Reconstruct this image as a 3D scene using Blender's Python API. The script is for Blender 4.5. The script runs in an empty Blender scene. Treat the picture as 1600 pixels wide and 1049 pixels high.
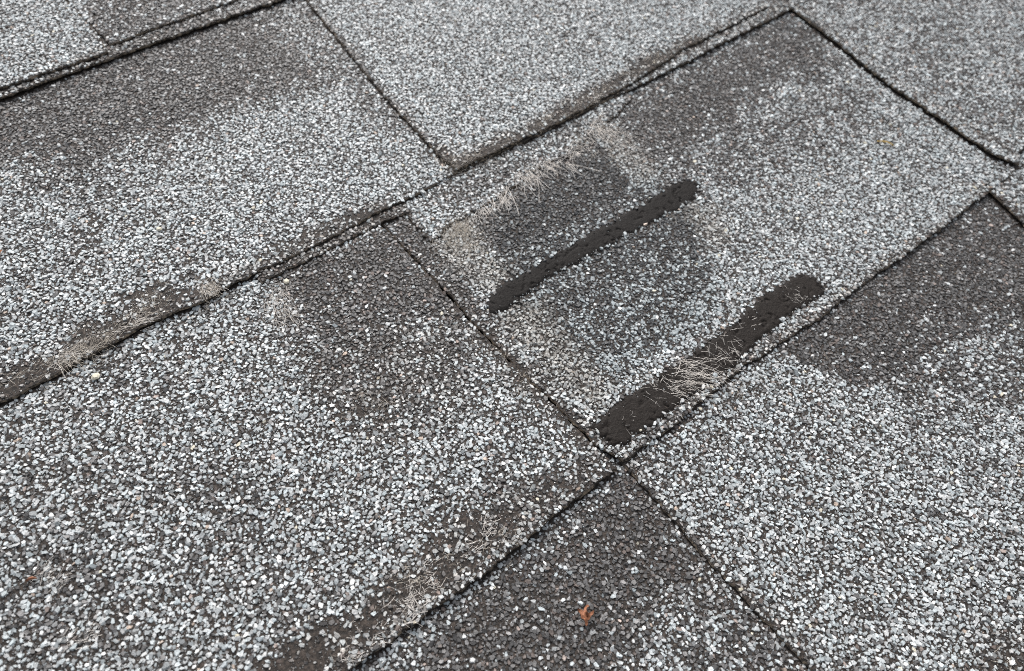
import bpy, math, random
import numpy as np
from mathutils import Matrix, Vector
from mathutils.geometry import delaunay_2d_cdt

random.seed(11)
rng = np.random.default_rng(7)
scene = bpy.context.scene
col = scene.collection
MM = 0.001

# ------------------------------------------------------------------ roof frame
# Roof coordinates (millimetres): u runs along the courses, v runs up the slope, z stands off the roof.
PITCH = math.radians(18.4)
ROOF = Matrix.Translation((0, 0, 3.0)) @ Matrix.Rotation(PITCH, 4, 'X')

# ------------------------------------------------------------------ camera (surveyed from the course lines)
FPX = 1200.0                       # focal length in pixels of a 1600 x 1049 picture
ROTV = np.array([-2.4641, 0.8389, -0.3972])
CPOS = np.array([-116.2271, -41.1124, 240.1441])


def rodrigues(w):
    t = np.linalg.norm(w)
    k = w / t
    K = np.array([[0, -k[2], k[1]], [k[2], 0, -k[0]], [-k[1], k[0], 0]])
    return np.eye(3) + math.sin(t) * K + (1 - math.cos(t)) * K @ K


CR = rodrigues(ROTV)               # columns: right, down, forward in roof coordinates


def at(pts, z=0.0):
    """survey points -> (u, v) in mm on the plane z above the roof"""
    pts = np.atleast_2d(np.array(pts, float))
    d = np.c_[(pts[:, 0] - 800) / FPX, (pts[:, 1] - 524.5) / FPX, np.ones(len(pts))] @ CR.T
    s = (z - CPOS[2]) / d[:, 2]
    return CPOS[:2] + d[:, :2] * s[:, None]


cam_data = bpy.data.cameras.new("camera")
cam = bpy.data.objects.new("camera", cam_data)
col.objects.link(cam)
cam_data.sensor_fit = 'HORIZONTAL'
cam_data.sensor_width = 36.0
cam_data.lens = 36.0 * FPX / 1600.0
cam_data.clip_start = 0.01
cam_data.clip_end = 500.0
m = Matrix.Identity(4)
for i in range(3):
    m[i][0] = CR[i, 0]
    m[i][1] = -CR[i, 1]
    m[i][2] = -CR[i, 2]
    m[i][3] = CPOS[i] * MM
cam.matrix_world = ROOF @ m
_f = at([(760, 640)])[0]
cam_data.dof.use_dof = True
cam_data.dof.focus_distance = float(np.dot(np.array([_f[0], _f[1], 0]) - CPOS, CR[:, 2])) * MM
cam_data.dof.aperture_fstop = 12.0
scene.cycles.filter_width = 1.0
scene.cycles.use_denoising = False
scene.camera = cam

# ------------------------------------------------------------------ daylight: overcast
world = bpy.data.worlds.new("World")
scene.world = world
world.use_nodes = True
nt = world.node_tree
nt.nodes.clear()
SUN_DIR = Vector((0.42, 0.62, 1.0)).normalized()
sky = nt.nodes.new('ShaderNodeTexSky')
sky.sky_type = 'NISHITA'
sky.sun_disc = False
sky.sun_elevation = math.asin(SUN_DIR.z)
sky.sun_rotation = math.atan2(SUN_DIR.x, SUN_DIR.y)
sky.dust_density = 6.0
sky.air_density = 1.0
sky.ozone_density = 1.0
hs = nt.nodes.new('ShaderNodeHueSaturation')
hs.inputs['Saturation'].default_value = 0.30
bg = nt.nodes.new('ShaderNodeBackground')
bg.inputs['Strength'].default_value = 0.15
wo = nt.nodes.new('ShaderNodeOutputWorld')
nt.links.new(sky.outputs[0], hs.inputs['Color'])
nt.links.new(hs.outputs[0], bg.inputs['Color'])
nt.links.new(bg.outputs[0], wo.inputs['Surface'])

sun_data = bpy.data.lights.new("sun", 'SUN')
sun_data.energy = 1.5
sun_data.angle = math.radians(25)
sun_data.color = (1.0, 0.985, 0.97)
sun = bpy.data.objects.new("sun", sun_data)
col.objects.link(sun)
sun.rotation_euler = SUN_DIR.to_track_quat('Z', 'Y').to_euler()
sun.location = (0, 0, 6)

scene.view_settings.view_transform = 'Standard'
scene.view_settings.look = 'None'
scene.view_settings.exposure = 0.49
scene.view_settings.gamma = 1.0
scene.view_settings.use_curve_mapping = False


# ------------------------------------------------------------------ materials
def new_mat(name):
    mt = bpy.data.materials.new(name)
    mt.use_nodes = True
    n = mt.node_tree
    b = n.nodes['Principled BSDF']
    return mt, n, b


def asphalt_material(name, dark, pale, rough=0.75, scale=900, bump=0.6, pale_at=0.62):
    mt, n, b = new_mat(name)
    tc = n.nodes.new('ShaderNodeTexCoord')
    nz = n.nodes.new('ShaderNodeTexNoise')
    nz.inputs['Scale'].default_value = scale
    nz.inputs['Detail'].default_value = 5
    rp = n.nodes.new('ShaderNodeValToRGB')
    rp.color_ramp.elements[0].position = 0.42
    rp.color_ramp.elements[0].color = (*dark, 1)
    rp.color_ramp.elements[1].position = pale_at + 0.12
    rp.color_ramp.elements[1].color = (*pale, 1)
    bp = n.nodes.new('ShaderNodeBump')
    bp.inputs['Strength'].default_value = bump
    bp.inputs['Distance'].default_value = 0.0006
    n.links.new(tc.outputs['Object'], nz.inputs['Vector'])
    n.links.new(nz.outputs['Fac'], rp.inputs['Fac'])
    n.links.new(rp.outputs[0], b.inputs['Base Color'])
    n.links.new(nz.outputs['Fac'], bp.inputs['Height'])
    n.links.new(bp.outputs[0], b.inputs['Normal'])
    b.inputs['Roughness'].default_value = rough
    b.inputs['Specular IOR Level'].default_value = 0.3
    return mt


M_ASPHALT = asphalt_material("bare_asphalt", (0.019, 0.0158, 0.0135), (0.078, 0.061, 0.050))
M_EDGE = asphalt_material("cut_shingle_edge", (0.026, 0.022, 0.018), (0.25, 0.20, 0.145), scale=700, bump=1.0, pale_at=0.55)
M_DECK = asphalt_material("roof_underlay", (0.03, 0.03, 0.03), (0.06, 0.06, 0.06))


def granule_material():
    mt, n, b = new_mat("mineral_granules")
    at_ = n.nodes.new('ShaderNodeAttribute')
    at_.attribute_name = 'stone'
    tc = n.nodes.new('ShaderNodeTexCoord')
    nz = n.nodes.new('ShaderNodeTexNoise')
    nz.inputs['Scale'].default_value = 2200
    nz.inputs['Detail'].default_value = 3
    mr = n.nodes.new('ShaderNodeMapRange')
    mr.inputs['From Min'].default_value = 0.3
    mr.inputs['From Max'].default_value = 0.7
    mr.inputs['To Min'].default_value = 0.72
    mr.inputs['To Max'].default_value = 1.2
    mx = n.nodes.new('ShaderNodeVectorMath')
    mx.operation = 'SCALE'
    n.links.new(tc.outputs['Object'], nz.inputs['Vector'])
    n.links.new(nz.outputs['Fac'], mr.inputs['Value'])
    n.links.new(at_.outputs['Color'], mx.inputs[0])
    n.links.new(mr.outputs[0], mx.inputs['Scale'])
    n.links.new(mx.outputs[0], b.inputs['Base Color'])
    b.inputs['Roughness'].default_value = 0.5
    b.inputs['Specular IOR Level'].default_value = 0.45
    bp = n.nodes.new('ShaderNodeBump')
    bp.inputs['Strength'].default_value = 0.35
    bp.inputs['Distance'].default_value = 0.0003
    n.links.new(nz.outputs['Fac'], bp.inputs['Height'])
    n.links.new(bp.outputs[0], b.inputs['Normal'])
    return mt


M_GRAN = granule_material()


def far_granule_material():
    """for the roof well outside the picture: granules as colour and relief only"""
    mt, n, b = new_mat("granulated_surface")
    tc = n.nodes.new('ShaderNodeTexCoord')
    vo = n.nodes.new('ShaderNodeTexVoronoi')
    vo.inputs['Scale'].default_value = 640
    sp = n.nodes.new('ShaderNodeSeparateColor')
    rp = n.nodes.new('ShaderNodeValToRGB')
    e = rp.color_ramp.elements
    e[0].position = 0.0
    e[0].color = (0.06, 0.057, 0.055, 1)
    e[1].position = 1.0
    e[1].color = (0.50, 0.52, 0.53, 1)
    k = e.new(0.4)
    k.color = (0.10, 0.095, 0.09, 1)
    k = e.new(0.5)
    k.color = (0.30, 0.315, 0.32, 1)
    n.links.new(tc.outputs['Object'], vo.inputs['Vector'])
    n.links.new(vo.outputs['Color'], sp.inputs[0])
    n.links.new(sp.outputs[0], rp.inputs['Fac'])
    n.links.new(rp.outputs[0], b.inputs['Base Color'])
    bp = n.nodes.new('ShaderNodeBump')
    bp.invert = True
    bp.inputs['Distance'].default_value = 0.001
    n.links.new(vo.outputs['Distance'], bp.inputs['Height'])
    n.links.new(bp.outputs[0], b.inputs['Normal'])
    b.inputs['Roughness'].default_value = 0.7
    return mt


M_FAR = far_granule_material()


def plain(name, c, rough=0.6, spec=0.3, var=0.0, scale=600):
    mt, n, b = new_mat(name)
    b.inputs['Base Color'].default_value = (*c, 1)
    b.inputs['Roughness'].default_value = rough
    b.inputs['Specular IOR Level'].default_value = spec
    if var:
        tc = n.nodes.new('ShaderNodeTexCoord')
        nz = n.nodes.new('ShaderNodeTexNoise')
        nz.inputs['Scale'].default_value = scale
        nz.inputs['Detail'].default_value = 4
        rp = n.nodes.new('ShaderNodeValToRGB')
        rp.color_ramp.elements[0].position = 0.3
        rp.color_ramp.elements[0].color = tuple(x * (1 - var) for x in c) + (1,)
        rp.color_ramp.elements[1].position = 0.7
        rp.color_ramp.elements[1].color = tuple(min(1, x * (1 + var)) for x in c) + (1,)
        n.links.new(tc.outputs['Object'], nz.inputs['Vector'])
        n.links.new(nz.outputs['Fac'], rp.inputs['Fac'])
        n.links.new(rp.outputs[0], b.inputs['Base Color'])
        bp = n.nodes.new('ShaderNodeBump')
        bp.inputs['Strength'].default_value = 0.5
        bp.inputs['Distance'].default_value = 0.0005
        n.links.new(nz.outputs['Fac'], bp.inputs['Height'])
        n.links.new(bp.outputs[0], b.inputs['Normal'])
    return mt


M_TAR = plain("tar_sealant", (0.0175, 0.0158, 0.0148), 0.6, 0.07, 0.35, 1500)
M_TAR_WORN = plain("worn_tar_sealant", (0.021, 0.0178, 0.0158), 0.58, 0.08, 0.35, 1500)
M_FIBRE = plain("glass_fibre", (0.80, 0.755, 0.70), 0.55, 0.4)
M_FIBRE_TAN = plain("stained_glass_fibre", (0.50, 0.455, 0.39), 0.6, 0.3)
M_LEAF = plain("dry_orange_leaf", (0.25, 0.105, 0.055), 0.65, 0.25, 0.5, 900)
M_STRAW = plain("straw", (0.62, 0.42, 0.14), 0.6, 0.3, 0.25)
M_CREAM = plain("cream_stone", (0.66, 0.62, 0.50), 0.6, 0.3, 0.2)


# ------------------------------------------------------------------ small helpers
def link_mesh(name, verts, faces, mats, parent=None, mat_idx=None, smooth=False):
    me = bpy.data.meshes.new(name)
    me.from_pydata([tuple(v) for v in verts], [], [tuple(f) for f in faces])
    for mt in (mats if isinstance(mats, (list, tuple)) else [mats]):
        me.materials.append(mt)
    if mat_idx is not None:
        me.polygons.foreach_set('material_index', np.array(mat_idx, np.int32))
    me.polygons.foreach_set('use_smooth', np.full(len(me.polygons), smooth))
    me.update()
    o = bpy.data.objects.new(name, me)
    col.objects.link(o)
    if parent is not None:
        o.parent = parent
    return o


def link_arrays(name, co, loops, starts, totals, mat, parent, colors=None):
    me = bpy.data.meshes.new(name)
    me.vertices.add(len(co))
    me.vertices.foreach_set('co', (co * MM).astype(np.float32).ravel())
    me.loops.add(len(loops))
    me.loops.foreach_set('vertex_index', loops.astype(np.int32))
    me.polygons.add(len(starts))
    me.polygons.foreach_set('loop_start', starts.astype(np.int32))
    me.update(calc_edges=True)
    if colors is not None:
        a = me.color_attributes.new('stone', 'FLOAT_COLOR', 'POINT')
        a.data.foreach_set('color', np.c_[colors, np.ones(len(colors))].astype(np.float32).ravel())
    me.polygons.foreach_set('use_smooth', np.zeros(len(starts), bool))
    me.materials.append(mat)
    me.update()
    o = bpy.data.objects.new(name, me)
    col.objects.link(o)
    o.parent = parent
    return o


class Noise2:
    """smooth value noise on a lattice, for wear and raggedness"""
    def __init__(self, seed, n=64):
        self.g = np.random.default_rng(seed).random((n, n))
        self.n = n

    def __call__(self, x, y):
        x = np.asarray(x, float)
        y = np.asarray(y, float)
        xi = np.floor(x).astype(int)
        yi = np.floor(y).astype(int)
        fx = x - xi
        fy = y - yi
        fx = fx * fx * (3 - 2 * fx)
        fy = fy * fy * (3 - 2 * fy)
        n = self.n
        g = self.g
        a = g[xi % n, yi % n]
        b = g[(xi + 1) % n, yi % n]
        c = g[xi % n, (yi + 1) % n]
        d = g[(xi + 1) % n, (yi + 1) % n]
        return (a * (1 - fx) + b * fx) * (1 - fy) + (c * (1 - fx) + d * fx) * fy


N1, N2, N3, N4 = Noise2(1), Noise2(2), Noise2(3), Noise2(4)


def fbm(N, x, y):
    return (N(x, y) + 0.5 * N(x * 2.1 + 7, y * 2.1 + 3) + 0.25 * N(x * 4.3 + 1, y * 4.3 + 9)) / 1.75


def inside(poly, P):
    x, y = P[:, 0], P[:, 1]
    r = np.zeros(len(P), bool)
    n = len(poly)
    for i in range(n):
        x0, y0 = poly[i]
        x1, y1 = poly[(i + 1) % n]
        if y0 == y1:
            continue
        c = ((y0 > y) != (y1 > y)) & (x < (x1 - x0) * (y - y0) / (y1 - y0) + x0)
        r ^= c
    return r


def dist_line(poly, P, closed=True):
    d = np.full(len(P), 1e9)
    n = len(poly)
    for i in range(n if closed else n - 1):
        a = np.array(poly[i])
        b = np.array(poly[(i + 1) % n])
        ab = b - a
        L = ab @ ab + 1e-9
        t = np.clip(((P - a) @ ab) / L, 0, 1)
        q = a + t[:, None] * ab - P
        d = np.minimum(d, np.hypot(q[:, 0], q[:, 1]))
    return d


def densify(pts, step, rag=0.0, seed=0):
    """resample a polyline and roughen it"""
    r = np.random.default_rng(seed)
    pts = np.array(pts, float)
    out = []
    for a, b in zip(pts[:-1], pts[1:]):
        n = max(1, int(np.hypot(*(b - a)) / step))
        for k in range(n):
            out.append(a + (b - a) * k / n)
    out.append(pts[-1])
    out = np.array(out)
    if rag:
        out[1:-1] += r.normal(0, rag, (len(out) - 2, 2))
        s_ = np.arange(len(out)) * step
        e_ = np.minimum(1, np.minimum(np.arange(len(out)), np.arange(len(out))[::-1]) / 3.0)
        wob = Noise2(seed + 50)
        out[:, 0] += e_ * rag * 2.2 * (wob(s_ / 7.0, s_ * 0 + 0.5) - 0.5)
        out[:, 1] += e_ * rag * 2.8 * (wob(s_ / 6.0, s_ * 0 + 9.5) - 0.5)
    return out


# ------------------------------------------------------------------ courses and their heights
EXPO = 143.0
LAY = 1.3                          # thickness of one layer of felt
V0 = {0: 286.0, 1: 143.0, 2: 0.0, 3: -143.0}
ZLOW = -5.0


def smooth(x):
    x = np.clip(x, 0, 1)
    return x * x * (3 - 2 * x)


def support(k, u):
    """how far the butt of course k is held off the course below: tall over a tab, sagging over a recess"""
    u = np.asarray(u, float)
    if k == 2:      # over course 3: recess left of the tab
        s = 0.55 + 1.05 * smooth((u + 4) / 16)
        s = s - 1.0 * smooth((u - 120) / 30) * (1 - smooth((u - 240) / 10))
        return s
    if k == 1:      # over course 2
        s = 1.2 - 0.45 * smooth((u - 0) / 12) + 0.8 * smooth((u - 268) / 10)
        return s
    if k == 0:
        return 1.0 + 0.6 * smooth((u - 30) / 20)
    return np.full_like(u, 1.2)


def zb(k, u, v):
    """top of the backing layer of course k"""
    t = (np.asarray(v, float) - V0[k]) / EXPO
    wav = 0.8 * (N4(np.asarray(u) / 45 + 3 * k, np.asarray(v) / 45) - 0.5)
    return ZLOW + (support(k, u) + LAY) * (1 - t) + wav


def on(pts, k, lift=0.4):
    """survey points -> (u, v) on the real surface of course k"""
    pts = np.atleast_2d(np.array(pts, float))
    z = np.full(len(pts), -2.5)
    for _ in range(4):
        q = np.array([at([p], zz)[0] for p, zz in zip(pts, z)])
        z = np.clip(zb(k, q[:, 0], q[:, 1]), ZLOW - 1, 0.5) + lift
    return q


def onl(pts, k, lift):
    return [tuple(p) for p in on(pts, k, lift)]


# ------------------------------------------------------------------ roof deck, the thing the shingles are nailed to
def deck():
    x0, x1, y0, y1 = -1600, 1900, -1100, 1500
    z1, z0 = -14.0, -30.0
    v = [(x, y, z) for z in (z0, z1) for (x, y) in ((x0, y0), (x1, y0), (x1, y1), (x0, y1))]
    f = [(3, 2, 1, 0), (4, 5, 6, 7), (0, 1, 5, 4), (1, 2, 6, 5), (2, 3, 7, 6), (3, 0, 4, 7)]
    return link_mesh('roof', [Vector(p) * MM for p in v], f, M_DECK)


roof = deck()
roof.matrix_world = ROOF
roof['kind'] = 'structure'
roof['label'] = 'weathered grey asphalt shingle roof laid in overlapping courses'


def shingle(label):
    o = bpy.data.objects.new('shingle', None)
    o.empty_display_size = 0.02
    col.objects.link(o)
    o.parent = roof
    o['label'] = label
    return o


# loose stones are built over this part of the roof, beyond it the granules are colour and relief only
FRAME = at([(-110, -90), (1710, -90), (1710, 1160), (-110, 1160)], -2)
PLATES = []                        # everything that carries granules


def plate(name, owner, k, outline, lift, thick=LAY, seed=0, label=None, granulated=True, rag=0.28, gap=0.75):
    """one layer of felt: outline in mm, its top lies `lift` above the backing layer of course k"""
    pts = [np.array(p, float) for p in outline]
    pts.append(pts[0])
    ring = densify(pts, 2.2, rag, seed)[:-1]
    lo, hi = ring.min(0), ring.max(0)
    gx = np.arange(lo[0] + 7, hi[0], 14)
    gy = np.arange(lo[1] + 7, hi[1], 14)
    G = np.array([(a, b) for a in gx for b in gy])
    if len(G):
        G = G[inside(ring, G) & (dist_line(ring, G) > 4)]
    else:
        G = np.zeros((0, 2))
    V = [Vector(p) for p in ring] + [Vector(p) for p in G]
    n = len(ring)
    res = delaunay_2d_cdt(V, [(i, (i + 1) % n) for i in range(n)], [], 1, 1e-5)
    vo, fo = np.array([tuple(p) for p in res[0]]), res[2]
    cen = np.array([vo[list(f)].mean(0) for f in fo])
    keep = inside(ring, cen)
    fo = [f for f, q in zip(fo, keep) if q]
    top = np.c_[vo, zb(k, vo[:, 0], vo[:, 1]) + lift]
    verts = list(top)
    faces = []
    midx = []
    for f in fo:
        a, b, c = (vo[i] for i in f[:3])
        if (b[0] - a[0]) * (c[1] - a[1]) - (b[1] - a[1]) * (c[0] - a[0]) < 0:
            f = f[::-1]
        faces.append(tuple(f))
        c3 = np.mean([vo[i] for i in f], 0)[None]
        midx.append(0 if (inside(FRAME, c3)[0] and dist_line(FRAME, c3)[0] > 3) else 2)
    area = sum(ring[i][0] * ring[(i + 1) % n][1] - ring[(i + 1) % n][0] * ring[i][1] for i in range(n))
    rg = ring if area > 0 else ring[::-1]
    r = np.random.default_rng(seed + 99)
    b0 = len(verts)
    zt = zb(k, rg[:, 0], rg[:, 1]) + lift
    nb = np.roll(rg, -1, 0) - np.roll(rg, 1, 0)
    nb = np.c_[nb[:, 1], -nb[:, 0]] / (np.hypot(nb[:, 0], nb[:, 1])[:, None] + 1e-9)
    levels = [(0.0, 0.0), (0.45, 0.35), (1.0, -0.1)]
    for fz, push in levels:
        pp = rg + nb * (push + (r.normal(0, 0.14, n) if fz else np.zeros(n)))[:, None]
        for p, z in zip(pp, zt):
            verts.append((p[0], p[1], z - thick * fz))
    for q in range(len(levels) - 1):
        for i in range(n):
            j = (i + 1) % n
            faces.append((b0 + q * n + j, b0 + q * n + i, b0 + (q + 1) * n + i, b0 + (q + 1) * n + j))
            midx.append(1)
    faces.append(tuple(b0 + (len(levels) - 1) * n + i for i in reversed(range(n))))
    midx.append(1)
    o = link_mesh(name, np.array(verts) * MM, faces, [M_ASPHALT, M_EDGE, M_FAR], owner, midx)
    if label:
        o['label'] = label
    if granulated:
        PLATES.append(dict(owner=owner, k=k, ring=ring, lift=lift, wide=rg + nb * gap, rank=(3 - k) * 100 + lift))
    return o


def uv(pts, z=0.0):
    return [tuple(p) for p in at(pts, z)]


# the course lines and tab edges as surveyed, each on the height of its own edge
BUTT0 = onl([(-160, 196), (0, 153), (80, 123), (173, 90), (300, 46), (433, 0), (520, -33)], 0, 0)
TAB0L = onl([(-160, 180), (0, 137), (90, 107), (168, 81)], 0, LAY)
TAB0R = onl([(173, 70), (260, 37), (367, 1), (470, -38)], 0, LAY * 0.8)
STEP0 = onl([(168, 81), (147, 47), (107, 7), (60, -55)], 0, LAY)
BUTT1L = onl([(-130, 688), (0, 629), (127, 562), (200, 522), (273, 486), (313, 474), (345, 453), (366, 442), (400, 426), (430, 412), (460, 398), (495, 381), (530, 364), (574, 340), (600, 327), (650, 303)], 1, 0)
BUTT1R = onl([(714, 268), (817, 221), (870, 194), (905, 178), (951, 155), (1067, 99), (1150, 56), (1233, 14), (1300, -20)], 1, 0)
TAB1_SIDE_L = onl([(712, 262), (684, 240), (657, 210), (601, 150), (534, 67), (480, 0), (420, -75)], 1, LAY)
TAB1_BUTT = onl([(714, 265), (760, 243), (817, 216), (870, 191), (905, 173), (985, 130), (1067, 76), (1130, 45), (1199, 10)], 1, LAY)
TAB1_SIDE_R = onl([(1199, 10), (1179, -1), (1100, -50)], 1, LAY)
JOINT2 = onl([(597, 352), (640, 396), (681, 440), (731, 497), (764, 530), (797, 563), (832, 598), (867, 633), (927, 692), (966, 728)], 2, LAY * 0.3)
BUTT2L = onl([(330, 1210), (450, 1118), (547, 1046), (620, 993), (694, 938), (750, 898), (801, 858), (845, 822), (887, 788), (925, 760), (964, 731)], 2, LAY * 0.55)
BUTT2R = onl([(975, 722), (1066, 651), (1160, 573), (1220, 534), (1279, 497), (1366, 430), (1420, 393), (1476, 352), (1546, 297), (1588, 264), (1680, 192)], 2, 0)
TAB2_SIDE = onl([(1592, 258), (1553, 240), (1510, 212), (1463, 180), (1415, 148), (1366, 113), (1306, 63), (1233, 10), (1180, -35)], 2, 2.2)
TAB3_SIDE = onl([(968, 716), (981, 732), (1014, 769), (1068, 829), (1099, 866), (1159, 929), (1210, 985), (1266, 1042), (1350, 1135)], 3, LAY * 0.9)
TAB3B_SIDE = onl([(1525, 277), (1546, 297), (1600, 347), (1690, 430)], 3, 2.2)

s0 = shingle('topmost shingle at upper left with a doubled butt edge')
s1 = shingle('long shingle in the upper course with a brown worn lower edge and a raised pale tab')
s2a = shingle('shingle at lower left with dark patch and frayed worn lower edge')
s2b = shingle('torn shingle with two black tar strips and loose white fibres')
s3 = shingle('lowest shingle with a dark recess holding the orange leaf scrap')
ULEFT, URIGHT = -330.0, 640.0

# course 3, lowest
plate('backing_layer', s3, 3, [(ULEFT, -150), (URIGHT, -150), (URIGHT, 20), (ULEFT, 20)], 0, seed=1)
r3 = [p for p in TAB3_SIDE]
rr = [p for p in TAB3B_SIDE]
plate('raised_tab', s3, 3, [(r3[0][0], 18)] + r3 + [(r3[-1][0] + 2, -143), (rr[-1][0] - 14, -143), (rr[0][0] - 75, 18)][0:1]
      + [(216, -143), (200, -30), (150, 0), (140, 18)], LAY * 0.9, seed=2)
plate('raised_tab', s3, 3, [(rr[0][0], 18)] + rr + [(rr[-1][0] + 4, -143), (URIGHT - 4, -143), (URIGHT - 4, 18)], 2.2, seed=3, gap=1.4)

# course 2, two shingles meeting at the butt joint
j2 = JOINT2[:]
plate('laminated_body', s2a, 2, BUTT2L[::-1][0:0] + [(ULEFT, 163)] + [(ULEFT, BUTT2L[0][1])] + BUTT2L + [(p[0] - 0.6, p[1]) for p in j2[::-1][1:]] + [(j2[0][0] - 0.8, 163)],
      LAY * 0.55, thick=LAY * 1.5, seed=4)
plate('backing_layer', s2b, 2, [(j2[0][0] + 0.7, 163)] + [(p[0] + 0.6, p[1]) for p in j2[:-1]] + BUTT2R + [(URIGHT, BUTT2R[-1][1]), (URIGHT, 163)], 0, seed=5)
t2 = TAB2_SIDE
plate('raised_tab', s2b, 2, [(t2[-1][0], 160)] + t2[::-1] + [(t2[0][0] + 8, 1.5), (URIGHT - 3, 1.0), (URIGHT - 3, 160)], 2.3, seed=6, gap=1.4)
TEAR = onl([(676, 376), (700, 352), (738, 332), (790, 300), (820, 272), (860, 255), (905, 232), (925, 205), (955, 188), (985, 150)], 2, 0.8)
plate('torn_remnant', s2b, 2, [(j2[0][0] + 9, 160)] + onl([(640, 335), (656, 352)], 2, 0.8) + TEAR + [(TEAR[-1][0] + 6, 160)], 0.8, thick=0.9, seed=7, rag=0.7)

# course 1
plate('backing_layer', s1, 1, [(ULEFT, 306), (ULEFT, BUTT1L[0][1])] + BUTT1L + BUTT1R + [(URIGHT, BUTT1R[-1][1]), (URIGHT, 306)], 0, seed=8)
plate('raised_tab', s1, 1, [(TAB1_SIDE_L[-1][0], 303)] + TAB1_SIDE_L[::-1] + TAB1_BUTT + TAB1_SIDE_R[1:] + [(TAB1_SIDE_R[-1][0], 303)], LAY, seed=9, gap=1.15)
# a strip of the ply below sticks out under the left half of the butt and ends in a torn corner
LEDGE1 = onl([(408, 440), (416, 436), (466, 412), (530, 380), (580, 354), (600, 344), (630, 334), (641, 331)], 1, -1.0)
plate('lower_ply', s1, 1, [(LEDGE1[0][0] + 1, 170)] + LEDGE1 + [(LEDGE1[-1][0] + 2, 170)], -1.1, thick=0.9, seed=10)

# course 0
plate('backing_layer', s0, 0, [(ULEFT, 449), (ULEFT, BUTT0[0][1])] + BUTT0 + [(URIGHT, BUTT0[-1][1]), (URIGHT, 449)], 0, seed=11)
plate('raised_tab', s0, 0, [(ULEFT + 2, 446), (ULEFT + 2, TAB0L[0][1])] + TAB0L + STEP0[1:] + [(STEP0[-1][0], 446)], LAY, seed=12)
plate('raised_tab', s0, 0, [(STEP0[-1][0] + 0.8, 446)] + [(p[0] + 0.8, p[1]) for p in STEP0[::-1][:-1]] + TAB0R + [(URIGHT - 2, TAB0R[-1][1] - 2), (URIGHT - 2, 446)], LAY * 0.8, seed=13,
      label='dark tab lying slightly lower than its neighbour')

# the roof goes on past the picture: plain courses of the same shingle, one cheap slab each
def outer_course(v0, u0, u1):
    t = 5.0
    P = [(u0, v0, ZLOW + 3.2), (u1, v0, ZLOW + 3.2), (u1, v0 + 160, ZLOW - 0.6), (u0, v0 + 160, ZLOW - 0.6)]
    vs = P + [(x, y, z - 1.9) for x, y, z in P]
    f = [(0, 1, 2, 3), (7, 6, 5, 4), (0, 4, 5, 1), (1, 5, 6, 2), (2, 6, 7, 3), (3, 7, 4, 0)]
    return [Vector(p) * MM for p in vs], f


ov, of = [], []
for k in range(-7, 10):
    v0 = -143.0 + EXPO * k
    spans = [(-1580, 1880)]
    if 0 <= k <= 3:
        spans = [(-1580, ULEFT - 1), (URIGHT + 1, 1880)]
    for a, b in spans:
        v_, f_ = outer_course(v0, a, b)
        q = len(ov)
        ov += v_
        of += [tuple(i + q for i in g) for g in f_]
oc = link_mesh('outer_shingles', ov, of, M_FAR, roof)
oc['kind'] = 'stuff'

# ------------------------------------------------------------------ sealant strips
STRIP1 = [tuple(p) for p in on([(767, 482), (763, 470), (790, 446), (835, 418), (880, 391), (935, 361), (990, 329), (1030, 304), (1055, 287), (1072, 282), (1088, 285), (1087, 297), (1080, 308), (1062, 321), (1000, 353), (960, 374), (920, 397), (885, 416), (850, 433), (820, 456), (790, 479), (776, 485)], 2, 0.9)]
STRIP2 = [tuple(p) for p in on([(926, 664), (953, 640), (980, 620), (1007, 604), (1035, 584), (1060, 565), (1095, 542), (1127, 519), (1160, 491), (1194, 463), (1215, 445), (1252, 428), (1270, 434), (1287, 441), (1287, 455), (1274, 468), (1239, 487), (1215, 508), (1194, 527), (1162, 559), (1130, 583), (1100, 604), (1060, 628), (1038, 645), (1020, 660), (980, 691), (951, 692)], 2, 0.9)]


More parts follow.
